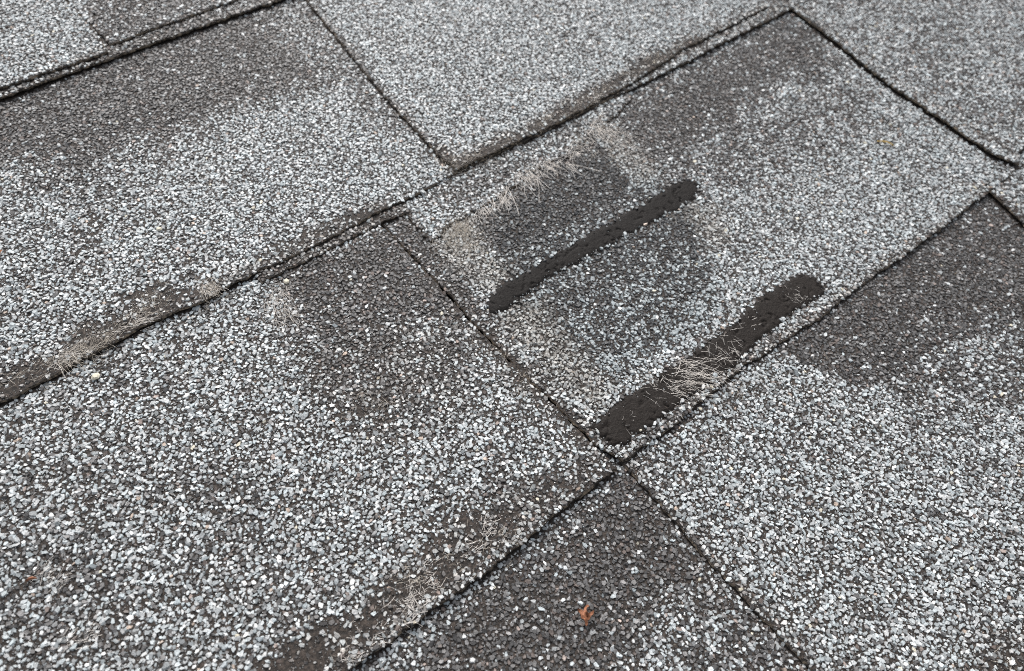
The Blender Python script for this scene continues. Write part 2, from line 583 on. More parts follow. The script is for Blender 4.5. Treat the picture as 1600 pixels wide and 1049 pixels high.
def strip(outline, seed, label, grow, mat):
    pts = [np.array(p) for p in outline] + [np.array(outline[0])]
    ring = densify(pts, 0.7, 0.55, seed)[:-1]
    cen = ring.mean(0)
    tn = np.roll(ring, -3, 0) - np.roll(ring, 3, 0)
    tn = np.c_[tn[:, 1], -tn[:, 0]] / (np.hypot(tn[:, 0], tn[:, 1])[:, None] + 1e-9)
    tn *= np.sign(((ring - cen) * tn).sum(1).mean())
    ring = ring + tn * grow
    lo, hi = ring.min(0), ring.max(0)
    st = 0.45
    gx = np.arange(lo[0], hi[0], st)
    gy = np.arange(lo[1], hi[1], st)
    G = np.array([(a, b) for a in gx for b in gy])
    G += np.random.default_rng(seed).uniform(-0.15, 0.15, G.shape)
    G = G[inside(ring, G) & (dist_line(ring, G) > 0.5)]
    V = [Vector(p) for p in ring] + [Vector(p) for p in G]
    n = len(ring)
    res = delaunay_2d_cdt(V, [(i, (i + 1) % n) for i in range(n)], [], 1, 1e-5)
    vo = np.array([tuple(p) for p in res[0]])
    d = dist_line(ring, vo)
    # skin of tar: low blisters, ring-shaped burst bubbles and short cracks
    h = 0.72 * (1 - np.exp(-d / 0.5)) + 0.25 * (fbm(N2, vo[:, 0] / 4.5, vo[:, 1] / 4.5) - 0.5)
    h += 0.12 * (N3(vo[:, 0] / 1.1, vo[:, 1] / 1.1) - 0.5)
    r = np.random.default_rng(seed + 5)
    for q in range(int(len(G) / 150)):
        c = G[r.integers(len(G))]
        rad = r.uniform(0.35, 1.3)
        dd = np.hypot(vo[:, 0] - c[0], vo[:, 1] - c[1])
        a0 = r.uniform(0, 6.28)
        arc = 0.5 + 0.5 * np.cos(np.arctan2(vo[:, 1] - c[1], vo[:, 0] - c[0]) - a0)
        h -= 0.75 * np.exp(-((dd - rad) / 0.28) ** 2) * arc
    # crack net
    cells = r.uniform(0, 1, (int(len(G) / 170), 2)) * (hi - lo) + lo
    dm = np.sort(np.hypot(vo[:, None, 0] - cells[None, :, 0], vo[:, None, 1] - cells[None, :, 1]), 1)
    edge = dm[:, 1] - dm[:, 0]
    gate = N1(vo[:, 0] / 5, vo[:, 1] / 5) > 0.55
    h -= 0.45 * np.exp(-(edge / 0.3) ** 2) * gate
    z = zb(2, vo[:, 0], vo[:, 1]) + h - 0.05
    faces = []
    for f in res[2]:
        c = vo[list(f)].mean(0)
        a, b, cc = (vo[i] for i in f[:3])
        if (b[0] - a[0]) * (cc[1] - a[1]) - (b[1] - a[1]) * (cc[0] - a[0]) < 0:
            f = f[::-1]
        faces.append(tuple(f))
    o = link_mesh('sealant_strip', np.c_[vo, z] * MM, faces, mat, s2b, smooth=True)
    o['label'] = label
    return ring


RING1 = strip(STRIP1, 21, 'narrow black tar strip near the tear', 1.3, M_TAR)
RING2 = strip(STRIP2, 22, 'wide black tar strip with white fibres across its middle', 0.5, M_TAR_WORN)


# ------------------------------------------------------------------ wear fields over the granulated surface
CUR = [0]


def zone(P, pts, soft):
    poly = on(pts, CUR[0])
    d = dist_line(poly, P) * np.where(inside(poly, P), 1, -1)
    d = d + (fbm(N1, P[:, 0] / 9, P[:, 1] / 9) - 0.5) * soft * 1.5
    return smooth(0.5 + d / (2.0 * soft))


def band(P, pts, w, soft, z=None):
    d = w - dist_line(on(pts, CUR[0]), P, closed=False)
    d = d + (fbm(N3, P[:, 0] / 9, P[:, 1] / 9) - 0.5) * w * 1.8
    return smooth(0.5 + d / (2 * soft))


def mixv(a, b, t):
    return a * (1 - t) + b * t


def fields(P, k):
    """share of light stones, share of stones still held, dust share, blueness"""
    CUR[0] = k
    n = len(P)
    light = np.full(n, 0.66)
    keep = np.full(n, 0.97)
    dust = np.zeros(n)
    blue = np.full(n, 0.5)
    grime = np.zeros(n)
    if k == 0:
        light[:] = 0.86
        light = mixv(light, 0.24, zone(P, [(115, -30), (150, 50), (172, 88), (440, 0), (440, -60)], 5))
    if k == 1:
        light[:] = 0.86
        light = mixv(light, 0.06, zone(P, [(-60, 150), (0, 130), (433, -25), (475, -20), (520, 70), (540, 130), (470, 150), (380, 170), (290, 205), (220, 245), (150, 265), (90, 300), (30, 260), (-60, 260)], 15))
        light = mixv(light, 0.42, zone(P, [(440, -20), (485, 0), (600, 150), (640, 200), (560, 180), (500, 110), (430, 40)], 9))
        light = mixv(light, 0.35, 0.7 * zone(P, [(40, 250), (140, 250), (200, 290), (120, 320)], 12))
        tab = zone(P, [(480, -20), (714, 268), (1200, 10), (1180, -40)], 2)
        light = mixv(light, 0.88, tab)
        light = mixv(light, 0.55, 0.5 * zone(P, [(830, 10), (960, 30), (930, 100), (850, 90)], 10))
        keep = mixv(keep, 0.24, band(P, [(-120, 672), (0, 616), (127, 549), (200, 509), (265, 474)], 6.2, 4))
        keep = mixv(keep, 0.35, band(P, [(200, 470), (250, 460), (300, 466)], 5, 4))
        keep = mixv(keep, 0.40, band(P, [(440, 385), (530, 340), (600, 335)], 3.5, 3))
        keep = mixv(keep, 0.22, band(P, [(688, 240), (714, 262), (790, 228), (860, 190)], 3.6, 3))
        keep = mixv(keep, 0.24, band(P, [(860, 190), (930, 153), (1000, 112), (1095, 60)], 4.0, 3))
        light = mixv(light, 0.3, 0.8 * zone(P, [(1180, -20), (1199, 8), (1235, 8), (1250, -30)], 3))
        keep = mixv(keep, 0.45, band(P, [(310, 440), (335, 455)], 5, 3))
        keep = mixv(keep, 0.6, band(P, [(120, 390), (145, 360), (150, 340)], 6, 4))
    if k == 2:
        light[:] = 0.79
        light = mixv(light, 0.05, zone(P, [(425, 436), (600, 350), (650, 380), (700, 455), (720, 505), (640, 500), (590, 560), (500, 530), (455, 480)], 6))
        light = mixv(light, 0.40, 0.75 * zone(P, [(470, 520), (640, 490), (740, 520), (760, 600), (640, 640), (590, 665), (530, 650)], 13))
        keep = mixv(keep, 0.4, 0.9 * zone(P, [(500, 625), (545, 640), (600, 630), (610, 655), (540, 668)], 5))
        keep = mixv(keep, 0.5, 0.8 * zone(P, [(255, 525), (290, 520), (300, 545), (265, 555)], 4))
        light = mixv(light, 0.42, 0.7 * zone(P, [(0, 780), (130, 790), (120, 1000), (0, 1010)], 18))
        light = mixv(light, 0.45, 0.6 * zone(P, [(200, 760), (340, 720), (420, 800), (300, 870)], 18))
        # worn lower edge
        keep = mixv(keep, 0.22, band(P, [(380, 1100), (480, 1040), (560, 985), (640, 935), (700, 890), (760, 835)], 7.0, 5))
        keep = mixv(keep, 0.45, zone(P, [(680, 790), (760, 800), (790, 830), (700, 900), (640, 860)], 5) * 0.8)
        keep = mixv(keep, 0.45, band(P, [(860, 760), (930, 735)], 5, 4))
        keep = mixv(keep, 0.85, band(P, [(420, 1125), (547, 1035), (694, 928), (801, 850)], 2.2, 1.5))
        # dirt in the joint
        keep = mixv(keep, 0.55, band(P, [(700, 465), (764, 530), (832, 600), (966, 728)], 2.6, 2, -1.5))
        # right hand shingle
        right = zone(P, [(597, 340), (970, 735), (1800, 200), (1300, -80), (1000, 100)], 1)
        light = mixv(light, 0.84, right)
        light = mixv(light, 0.55, zone(P, [(640, 330), (714, 270), (900, 180), (920, 205), (820, 270), (738, 330)], 3))
        light = mixv(light, 0.13, zone(P, [(598, 350), (640, 333), (676, 378), (720, 420), (760, 510), (690, 445)], 3))
        light = mixv(light, 0.04, zone(P, [(728, 342), (790, 303), (850, 260), (930, 212), (965, 255), (990, 300), (930, 335), (860, 372), (800, 400), (765, 392)], 3))
        light = mixv(light, 0.30, zone(P, [(760, 395), (800, 400), (990, 300), (1055, 285), (1000, 330), (880, 392), (790, 446), (770, 440)], 3))
        light = mixv(light, 0.56, zone(P, [(785, 475), (1075, 300), (1115, 395), (1115, 440), (1010, 545), (905, 555), (850, 530)], 4))
        light = mixv(light, 0.27, 0.9 * zone(P, [(815, 472), (1075, 318), (1100, 362), (1000, 425), (925, 480), (870, 500)], 7))
        blue = mixv(blue, 1.0, zone(P, [(760, 330), (930, 230), (1090, 310), (1120, 420), (1130, 480), (960, 610), (900, 560), (800, 470)], 6))
        light = mixv(light, 0.06, zone(P, [(950, 165), (1233, 12), (1300, 75), (1320, 110), (1220, 130), (1150, 190), (1060, 250), (985, 250)], 14))
        light = mixv(light, 0.40, 0.8 * zone(P, [(1020, 260), (1200, 170), (1330, 130), (1380, 180), (1250, 260), (1100, 320)], 16))
        tab = zone(P, [(1233, 8), (1592, 255), (1700, 200), (1700, -100), (1200, -60)], 2)
        light = mixv(light, 0.62, tab)
        dust = np.maximum(dust, zone(P, [(685, 365), (728, 335), (760, 395), (800, 425), (785, 455), (740, 450), (695, 410)], 4))
        dust = np.maximum(dust, 0.95 * zone(P, [(775, 490), (850, 470), (895, 540), (960, 600), (940, 650), (880, 600), (810, 540)], 6))
        dust = np.maximum(dust, 0.8 * zone(P, [(930, 200), (975, 205), (1030, 270), (1000, 285), (955, 245)], 5))
        dust = np.maximum(dust, 0.9 * zone(P, [(1065, 310), (1120, 325), (1150, 390), (1105, 390)], 5))
        light = mixv(light, 0.42, 0.6 * dust)
    if k == 3:
        light[:] = 0.82
        light = mixv(light, 0.07, zone(P, [(560, 1090), (970, 725), (1045, 800), (1110, 885), (1050, 925), (1010, 1000), (960, 1090), (760, 1200)], 9))
        light = mixv(light, 0.34, 0.9 * zone(P, [(1090, 870), (1180, 960), (1240, 1040), (1120, 1100), (1040, 1010)], 9))
        tab = zone(P, [(975, 722), (1270, 1046), (1400, 1200), (1900, 800), (1540, 300)], 1.5)
        light = mixv(light, 0.84, tab)
        light = mixv(light, 0.05, zone(P, [(1215, 545), (1546, 300), (1640, 380), (1640, 470), (1560, 520), (1470, 540), (1410, 590), (1340, 612), (1270, 575)], 2.5))
        light = mixv(light, 0.40, 0.8 * zone(P, [(1340, 600), (1460, 540), (1650, 480), (1650, 620), (1480, 640), (1400, 640)], 15))
        keep = mixv(keep, 0.6, zone(P, [(1540, 1010), (1640, 985), (1640, 1120), (1520, 1080)], 6))
        keep = mixv(keep, 0.85, band(P, [(1000, 722), (1100, 645), (1230, 545)], 4, 3))
    w = fbm(N2, P[:, 0] / 26, P[:, 1] / 26) - 0.5
    w2 = fbm(N4, P[:, 0] / 7, P[:, 1] / 7) - 0.5
    amp = 4 * light * (1 - light)
    light = np.clip(light + amp * (0.40 * w + 0.45 * w2), 0.03, 0.96)
    keep = np.clip(keep + 0.35 * np.minimum(0, fbm(N3, P[:, 0] / 5 + 9, P[:, 1] / 5) - 0.34), 0, 1)
    if k == 0:
        grime = 0.6 * band(P, [(-60, 172), (0, 150), (173, 86), (300, 44), (433, -2), (520, -36)], 4, 3)
    if k == 1:
        grime = np.maximum(0.7 * band(P, [(690, 243), (716, 258), (860, 185), (1000, 108), (1233, 5)], 4.5, 4), 0.65 * band(P, [(-120, 675), (0, 612), (127, 545), (265, 472)], 6.5, 5))
        grime = np.maximum(grime, 0.6 * band(P, [(313, 468), (400, 420), (530, 352), (600, 322)], 4, 3))
        grime = np.maximum(grime, 0.5 * band(P, [(684, 240), (601, 150), (480, 0)], 1.6, 1.5))
    if k == 2:
        grime = np.maximum(0.6 * band(P, [(440, 1080), (560, 985), (690, 890), (790, 815), (900, 760)], 7, 6), 0.65 * band(P, [(680, 440), (764, 530), (832, 600), (966, 728)], 4, 4))
        grime = np.maximum(grime, 0.55 * band(P, [(975, 718), (1160, 568), (1279, 492), (1476, 348), (1546, 293)], 2.2, 2))
        grime = np.maximum(grime, 0.45 * zone(P, [(480, 560), (640, 500), (760, 540), (700, 640), (580, 670), (500, 640)], 10))
        grime = np.maximum(grime, 0.5 * band(P, [(1240, 10), (1366, 108), (1463, 174), (1590, 250)], 2, 2))
    if k == 3:
        grime = np.maximum(0.5 * band(P, [(985, 730), (1014, 765), (1099, 862), (1266, 1040)], 2, 2), 0.35 * zone(P, [(1530, 1000), (1640, 975), (1640, 1120), (1510, 1080)], 6))
    grime = grime * (0.5 + fbm(N1, P[:, 0] / 6, P[:, 1] / 6))
    light = light * (1 - 0.55 * np.clip(grime, 0, 1))
    return light, keep, dust, blue, grime


# ------------------------------------------------------------------ granules: every stone is real geometry


def hexgrid(sp, jit, seed):
    r = np.random.default_rng(seed)
    lo, hi = FRAME.min(0), FRAME.max(0)
    rows = int((hi[1] - lo[1]) / (sp * 0.866)) + 1
    cols = int((hi[0] - lo[0]) / sp) + 1
    X, Y = np.meshgrid(np.arange(cols), np.arange(rows))
    P = np.c_[((X + 0.5 * (Y % 2)) * sp).ravel() + lo[0], (Y * sp * 0.866).ravel() + lo[1]]
    P += r.normal(0, jit * sp, P.shape)
    return P[inside(FRAME, P)]


def top_plate(P):
    """index of the uppermost plate at each point (courses 0..3 lie over one another)"""
    idx = np.full(len(P), -1)
    best = np.full(len(P), -1e9)
    for i, pl in enumerate(PLATES):
        rank = pl['rank']
        lo, hi = pl['ring'].min(0), pl['ring'].max(0)
        w_ = np.where((P[:, 0] > lo[0]) & (P[:, 0] < hi[0]) & (P[:, 1] > lo[1]) & (P[:, 1] < hi[1]) & (rank > best))[0]
        q = w_[inside(pl['ring'], P[w_])]
        best[q] = rank
        idx[q] = i
    return idx


def stone_colours(light, dust, blue, grime, r, n, fine=False):
    c = np.zeros((n, 3))
    a = r.random(n)
    isl = a < light
    # dark ceramic stones
    d = r.lognormal(0, 0.32, n)[:, None] * np.array([0.0890, 0.0866, 0.0852])
    mid = r.random(n) < 0.08 + 0.30 * light       # duller grey stones run through the pale blend
    d[mid] *= 2.2
    br = r.random(n) < 0.10
    d[br] *= np.array([1.25, 1.05, 0.95])
    calm = np.clip((blue - 0.6) / 0.4, 0, 1)[:, None]       # the patch the lost tab kept fresh: evener, bluer stone
    d = d * (1 - calm) + np.array([0.052, 0.054, 0.056]) * r.lognormal(0, 0.25, n)[:, None] * calm
    # pale stones, grey with a cold cast, some white
    b_ = np.clip(r.normal(0.38 if fine else 0.46, 0.105, n), 0.18, 0.75)[:, None]
    calm = calm[:, 0]
    b_ = b_ * (1 - calm[:, None]) + (0.36 + 0.45 * (b_ - 0.46)) * calm[:, None]
    cold = np.array([0.90, 1.0, 1.025])
    warm = np.array([0.985, 1.0, 0.995])
    mixc = np.clip(blue + r.normal(0, 0.3, n), 0, 1)[:, None]
    l_ = b_ * (warm * (1 - mixc) + cold * mixc)
    wh = (r.random(n) < (0.06 if not fine else 0.16)) & (r.random(n) > 0.75 * calm)
    l_[wh] = np.clip(r.normal(0.70, 0.07, wh.sum()), 0.5, 0.82)[:, None] * np.array([1.0, 1.01, 0.99])
    tan = r.random(n) < 0.005
    l_[tan] = np.array([0.42, 0.34, 0.28]) * r.uniform(0.7, 1.2, tan.sum())[:, None]
    cream = r.random(n) < 0.003
    l_[cream] = np.array([0.62, 0.58, 0.47])
    c = np.where(isl[:, None], l_, d)
    du = np.array([0.34, 0.325, 0.295])
    k_ = (np.clip(dust, 0, 1) * r.uniform(0.25, 0.85, n))[:, None]
    c = c * (1 - k_) + du * k_
    g_ = (np.clip(grime, 0, 1) * r.uniform(0.1, 0.9, n))[:, None]
    return c * (1 - g_) + c * np.array([0.62, 0.5, 0.4]) * g_


def build_stones(P, zs, diam, r, K, rel_h, colours):
    n = len(P)
    ang = (np.arange(K)[None, :] + r.uniform(-0.33, 0.33, (n, K))) * 2 * np.pi / K
    rad = r.uniform(0.68, 1.12, (n, K))
    asp = r.uniform(1.0, 1.8, n)
    th = r.uniform(0, np.pi, n)
    R = diam / 2
    x0 = np.cos(ang) * rad * (R * np.sqrt(asp))[:, None]
    y0 = np.sin(ang) * rad * (R / np.sqrt(asp))[:, None]
    ct, st = np.cos(th)[:, None], np.sin(th)[:, None]
    x = x0 * ct - y0 * st
    y = x0 * st + y0 * ct
    h = diam * r.uniform(rel_h[0], rel_h[1], n)
    sc = r.uniform(0.62, 0.95, (n, K))
    ox, oy = r.normal(0, 0.1, n) * diam, r.normal(0, 0.1, n) * diam
    tx, ty = r.normal(0, 0.17, n), r.normal(0, 0.17, n)
    bx = x
    by = y
    bz = np.full((n, K), -0.35) * h[:, None] + (tx[:, None] * x + ty[:, None] * y) * 0.5
    ux = x * sc + ox[:, None]
    uy = y * sc + oy[:, None]
    uz = h[:, None] * (0.75 + r.normal(0, 0.07, (n, K))) + tx[:, None] * ux + ty[:, None] * uy
    co = np.zeros((n, 2 * K, 3))
    co[:, :K, 0] = bx + P[:, 0:1]
    co[:, :K, 1] = by + P[:, 1:2]
    co[:, :K, 2] = bz + zs[:, None]
    co[:, K:, 0] = ux + P[:, 0:1]
    co[:, K:, 1] = uy + P[:, 1:2]
    co[:, K:, 2] = uz + zs[:, None]
    tmpl = []
    for i in range(K):
        j = (i + 1) % K
        tmpl += [i, j, K + j, K + i]
    tmpl += [K + i for i in range(K)]
    tmpl = np.array(tmpl)
    ls = np.r_[np.arange(K) * 4, 4 * K]
    lt = np.r_[np.full(K, 4), K]
    loops = (tmpl[None, :] + (np.arange(n) * 2 * K)[:, None]).ravel()
    starts = (ls[None, :] + (np.arange(n) * len(tmpl))[:, None]).ravel()
    totals = np.tile(lt, n)
    cols = np.repeat(colours, 2 * K, 0)
    return co.reshape(-1, 3), loops, starts, totals, cols


def scatter(sp, jit, seed, dlo, dhi, K, rel_h, sink, fine):
    r = np.random.default_rng(seed)
    P = hexgrid(sp, jit, seed)
    if fine:       # the grit between the stones cannot be seen far off
        far = np.hypot(np.hypot(P[:, 0] - CPOS[0], P[:, 1] - CPOS[1]), CPOS[2])
        P = P[r.random(len(P)) < np.clip((520 - far) / 130, 0, 1)]
    idx = top_plate(P)
    P, idx = P[idx >= 0], idx[idx >= 0]
    in_tar = inside(RING1, P) | inside(RING2, P)
    w_ = np.where(in_tar)[0]
    rim = np.zeros(len(P), bool)
    rim[w_] = np.minimum(dist_line(RING1, P[w_]), dist_line(RING2, P[w_])) < 0.8
    stay = ~in_tar | ((r.random(len(P)) < 0.02) & fine) | (rim & (r.random(len(P)) < 0.3))
    P, idx, in_tar = P[stay], idx[stay], in_tar[stay]
    ks = np.array([p['k'] for p in PLATES])[idx]
    lifts = np.array([p['lift'] for p in PLATES])[idx]
    light = np.zeros(len(P)); keep = light.copy(); dust = light.copy(); blue = light.copy(); zs = light.copy(); grime = light.copy()
    for k in range(4):
        q = ks == k
        if q.any():
            light[q], keep[q], dust[q], blue[q], grime[q] = fields(P[q], k)
            zs[q] = zb(k, P[q, 0], P[q, 1])
    ply = lifts < -0.5
    light = np.where(ply, light * 0.35, light)
    grime = np.where(ply, 0.7, grime)
    zs += lifts + 0.6 * in_tar
    light = np.where(in_tar, 0.65, light)
    keep = np.where(in_tar, 1.0, keep)
    if fine:
        light = np.clip(light * 0.9 + 0.035, 0, 1)
        keep = np.clip(keep * 0.55 + 0.38, 0, 1)
    # stones do not sit hard against the foot of a higher edge
    rk = np.array([p['rank'] for p in PLATES])[idx]
    gap = (dist_line(JOINT2, P, closed=False) < 0.95) & (ks == 2)
    for pl in PLATES:
        cand = rk < pl['rank'] - 1e-6
        lo, hi = pl['wide'].min(0), pl['wide'].max(0)
        cand &= (P[:, 0] > lo[0]) & (P[:, 0] < hi[0]) & (P[:, 1] > lo[1]) & (P[:, 1] < hi[1])
        w_ = np.where(cand)[0]
        if len(w_):
            gap[w_[inside(pl['wide'], P[w_])]] = True
    keep = np.where(gap, keep * 0.12, keep)
    ok = r.random(len(P)) < keep
    P, idx, light, dust, blue, zs, grime = P[ok], idx[ok], light[ok], dust[ok], blue[ok], zs[ok], grime[ok]
    n = len(P)
    diam = dlo + (dhi - dlo) * r.beta(1.7, 2.6, n)
    colr = stone_colours(light, dust, blue, grime, r, n, fine)
    own = np.array([[s0, s1, s2a, s2b, s3].index(p['owner']) for p in PLATES])[idx]
    out = {}
    for s in range(5):
        q = own == s
        if q.any():
            out[s] = build_stones(P[q], zs[q] - sink * diam[q], diam[q], r, K, rel_h, colr[q])
    return out


LAYERS = [scatter(1.36, 0.24, 31, 0.95, 2.6, 5, (0.20, 0.36), 0.0, False),
          scatter(1.02, 0.30, 32, 0.35, 1.0, 3, (0.30, 0.6), 0.0, True)]
for s, owner in enumerate([s0, s1, s2a, s2b, s3]):
    cs, ls, ss, ts, cc = [], [], [], [], []
    vo = lo = 0
    for Ly in LAYERS:
        if s in Ly:
            a, b, c, d, e = Ly[s]
            cs.append(a); ls.append(b + vo); ss.append(c + lo); ts.append(d); cc.append(e)
            vo += len(a); lo += len(b)
    o = link_arrays('granules', np.concatenate(cs), np.concatenate(ls), np.concatenate(ss), np.concatenate(ts), M_GRAN, owner, np.concatenate(cc))
    o['kind'] = 'stuff'


# ------------------------------------------------------------------ frayed glass fibres
def surface_z(P):
    idx = top_plate(P)
    z = np.full(len(P), ZLOW)
    for i, pl in enumerate(PLATES):
        q = idx == i
        if q.any():
            z[q] = zb(pl['k'], P[q, 0], P[q, 1]) + pl['lift']
    return z


def fibres(owner, specs, mat, seed, label=None, wid=0.036, tight=1.3):
    """specs: (polyline survey points, spread mm, count, length range mm, heading survey vector or None, heading spread, lift)"""
    r = np.random.default_rng(seed)
    A, D, Ln, Lf = [], [], [], []
    for line, spread, cnt, lr, head, hs_, lift in specs:
        pl = at(line, -1.5)
        seg = r.integers(0, max(1, len(pl) - 1), cnt)
        t = r.random(cnt)[:, None]
        base = pl[seg] * (1 - t) + pl[np.minimum(seg + 1, len(pl) - 1)] * t
        nc = max(3, cnt // 11)
        pick = r.integers(0, nc, cnt)
        cen = base[:nc] + r.normal(0, spread, (nc, 2))
        loose_ = r.random(cnt) < 0.3
        base = np.where(loose_[:, None], base + r.normal(0, spread, base.shape), cen[pick] + r.normal(0, tight, base.shape))
        if head is None:
            a = r.uniform(0, 2 * np.pi, cnt)
        else:
            c0 = np.array(line[0], float)
            w = at([c0, c0 + np.array(head, float)], -1.5)
            a0 = math.atan2(*(w[1] - w[0])[::-1])
            a = a0 + r.normal(0, hs_, cnt)
        A.append(base); D.append(a); Ln.append(r.uniform(lr[0], lr[1], cnt) * r.uniform(0.35, 0.9, cnt)); Lf.append(np.full(cnt, lift))
    A, D, Ln, Lf = np.concatenate(A), np.concatenate(D), np.concatenate(Ln), np.concatenate(Lf)
    n = len(A)
    S = 5
    bend = r.normal(0, 0.35, n)
    pts = np.zeros((n, S, 3))
    cur = A.copy()
    z0 = surface_z(A) + r.uniform(0.2, 0.9, n)
    for s in range(S):
        pts[:, s, :2] = cur
        f = s / (S - 1)
        pts[:, s, 2] = z0 + Lf * np.sin(f * np.pi * r.uniform(0.4, 1.0, n)) * r.uniform(0.4, 1.0, n) * Ln * 0.10 + 0.12
        a = D + bend * f + r.normal(0, 0.10, n)
        cur = cur + np.c_[np.cos(a), np.sin(a)] * (Ln / (S - 1))[:, None]
    sz = surface_z(pts[:, :, :2].reshape(-1, 2)).reshape(n, S)
    pts[:, :, 2] = np.maximum(pts[:, :, 2], sz + 0.22)
    co = np.zeros((n, S, 3, 3))
    w = r.uniform(0.7, 1.5, n) * wid
    for q in range(3):
        an = q * 2 * np.pi / 3
        co[:, :, q, 0] = pts[:, :, 0] + (-np.sin(D) * np.cos(an) * w)[:, None]
        co[:, :, q, 1] = pts[:, :, 1] + (np.cos(D) * np.cos(an) * w)[:, None]
        co[:, :, q, 2] = pts[:, :, 2] + (np.sin(an) * w)[:, None]
    tm = []
    for s in range(S - 1):
        for q in range(3):
            p = (q + 1) % 3
            tm += [s * 3 + q, s * 3 + p, (s + 1) * 3 + p, (s + 1) * 3 + q]
    tm = np.array(tm)
    loops = (tm[None] + (np.arange(n) * S * 3)[:, None]).ravel()
    starts = np.arange(len(loops) // 4) * 4
    o = link_arrays('loose_fibres', co.reshape(-1, 3), loops, starts, None, mat, owner)
    o['kind'] = 'stuff'
    if label:
        o['label'] = label
    return o


fibres(s2b, [
    # across the wide tar strip
    ([(1030, 608), (1060, 590), (1090, 575), (1130, 560)], 4.0, 150, (3, 12), (40, 10), 0.4, 0.12),
    ([(1050, 585), (1075, 575), (1100, 570)], 2.8, 90, (3, 11), (40, 8), 0.45, 0.15),
    ([(1015, 615), (1050, 615), (1090, 590)], 4.0, 70, (3, 10), (40, 12), 0.4, 0.12),
    ([(1110, 535), (1125, 530), (1140, 545)], 3, 40, (3, 9), (20, 24), 0.6, 0.8),
    ([(1215, 455), (1240, 458), (1250, 462)], 2.5, 40, (2, 7), (30, 10), 0.7, 0.4),
    ([(1150, 500), (1200, 490)], 5, 26, (1, 4), None, 1, 0.3),
    ([(960, 660), (1020, 640)], 6, 30, (1, 4), None, 1, 0.3),
], M_FIBRE, 41, 'white glass fibres frayed across the wide tar strip', wid=0.042, tight=2.2)
fibres(s2b, [
    ([(738, 335), (770, 312), (800, 290)], 1.6, 150, (2, 6), (6, 20), 0.8, 0.6),
    ([(800, 285), (830, 262), (860, 252), (885, 250)], 1.8, 220, (2, 7), (10, 20), 0.8, 0.8),
    ([(905, 225), (925, 205), (950, 190)], 2.5, 130, (3, 8), (30, 12), 0.9, 0.7),
    ([(880, 252), (890, 235), (905, 222)], 1.5, 60, (2, 6), None, 1, 0.6),
], M_FIBRE, 48, 'white glass fibres hanging out of the torn edge', wid=0.07)
fibres(s2b, [
    ([(790, 290), (850, 258), (890, 252)], 0.8, 24, (10, 26), (24, 32), 0.30, 0.8),
    ([(915, 205), (940, 195), (960, 200)], 2.0, 20, (10, 26), (40, 24), 0.3, 0.7),
    ([(760, 318), (800, 290)], 0.8, 10, (8, 16), (8, 24), 0.4, 0.8),
], M_FIBRE, 49, 'long pale hairs of glass fibre lying over the torn block', wid=0.085)
fibres(s2b, [
    ([(690, 372), (710, 358), (730, 375), (750, 395)], 5.0, 380, (2, 5), None, 1, 0.5),
    ([(715, 345), (722, 360)], 2.4, 200, (2.5, 6), None, 1, 0.6),
    ([(810, 480), (870, 520), (930, 580)], 8, 180, (1.2, 3), None, 1, 0.3),
    ([(950, 215), (980, 240)], 7, 160, (1.2, 4), None, 1, 0.3),
    ([(900, 220), (912, 215), (905, 230)], 2, 60, (1, 4), None, 1, 0.5),
    ([(1090, 345), (1120, 365)], 7, 70, (1, 3), None, 1, 0.3),
    ([(1060, 620), (1090, 608)], 3, 40, (2, 5), (30, 10), 0.8, 0.3),
], M_FIBRE_TAN, 42, 'tan web of fine fibres left beside the tear')
fibres(s1, [
    ([(0, 605), (60, 580), (120, 550), (140, 540)], 3.4, 170, (1.5, 6), (40, -17), 0.7, 0.12),
    ([(115, 560), (140, 545), (150, 540)], 2.2, 110, (3, 9), (10, -16), 0.9, 1.0),
    ([(105, 560), (112, 566)], 1.0, 14, (6, 11), (16, 20), 0.4, 0.8),
    ([(150, 535), (200, 505), (250, 475)], 3.0, 140, (1.5, 6), (40, -18), 0.7, 0.12),
    ([(310, 440), (330, 455), (340, 450)], 2.2, 130, (2, 6), (20, 10), 0.9, 0.5),
    ([(225, 465), (245, 465)], 3, 50, (2, 5), None, 1, 0.4),
    ([(690, 250), (720, 255), (760, 240), (850, 195)], 2.6, 220, (2, 6), None, 1, 0.4),
    ([(860, 190), (930, 150), (1000, 110)], 2.2, 150, (2, 6), (40, -18), 0.6, 0.3),
    ([(1010, 100), (1090, 62)], 2.2, 70, (2, 5), (40, -18), 0.8, 0.3),
], M_FIBRE_TAN, 43)
fibres(s1, [
    ([(85, 570), (130, 548)], 2.6, 70, (3, 8), (30, -14), 0.7, 0.6),
    ([(200, 508), (225, 497)], 2.2, 50, (3, 8), (40, -16), 0.4, 0.4),
    ([(318, 445), (335, 455)], 1.8, 60, (2, 6), (14, 10), 1.0, 0.5),
    ([(900, 168), (940, 146)], 2, 40, (2, 5), (40, -16), 0.6, 0.3),
], M_FIBRE, 46)
fibres(s2a, [
    ([(425, 450), (440, 470), (445, 495)], 2.5, 170, (2, 7), (6, 20), 0.9, 0.5),
    ([(620, 960), (655, 925), (690, 890)], 3.0, 70, (1.5, 5), (40, -26), 0.7, 0.12),
    ([(540, 1025), (570, 1000), (620, 960)], 3.4, 60, (1.5, 5), (40, -26), 0.7, 0.12),
    ([(715, 865), (760, 830), (785, 830)], 2.6, 60, (2, 6), (40, -26), 0.8, 0.3),
    ([(640, 950), (655, 935)], 2.0, 90, (2, 6), None, 1, 0.7),
    ([(60, 912), (80, 918)], 2.0, 36, (3, 7), (20, -14), 0.7, 0.6),
    ([(110, 1000), (125, 990)], 2.0, 30, (2, 6), (20, -14), 0.5, 0.4),
], M_FIBRE, 44)
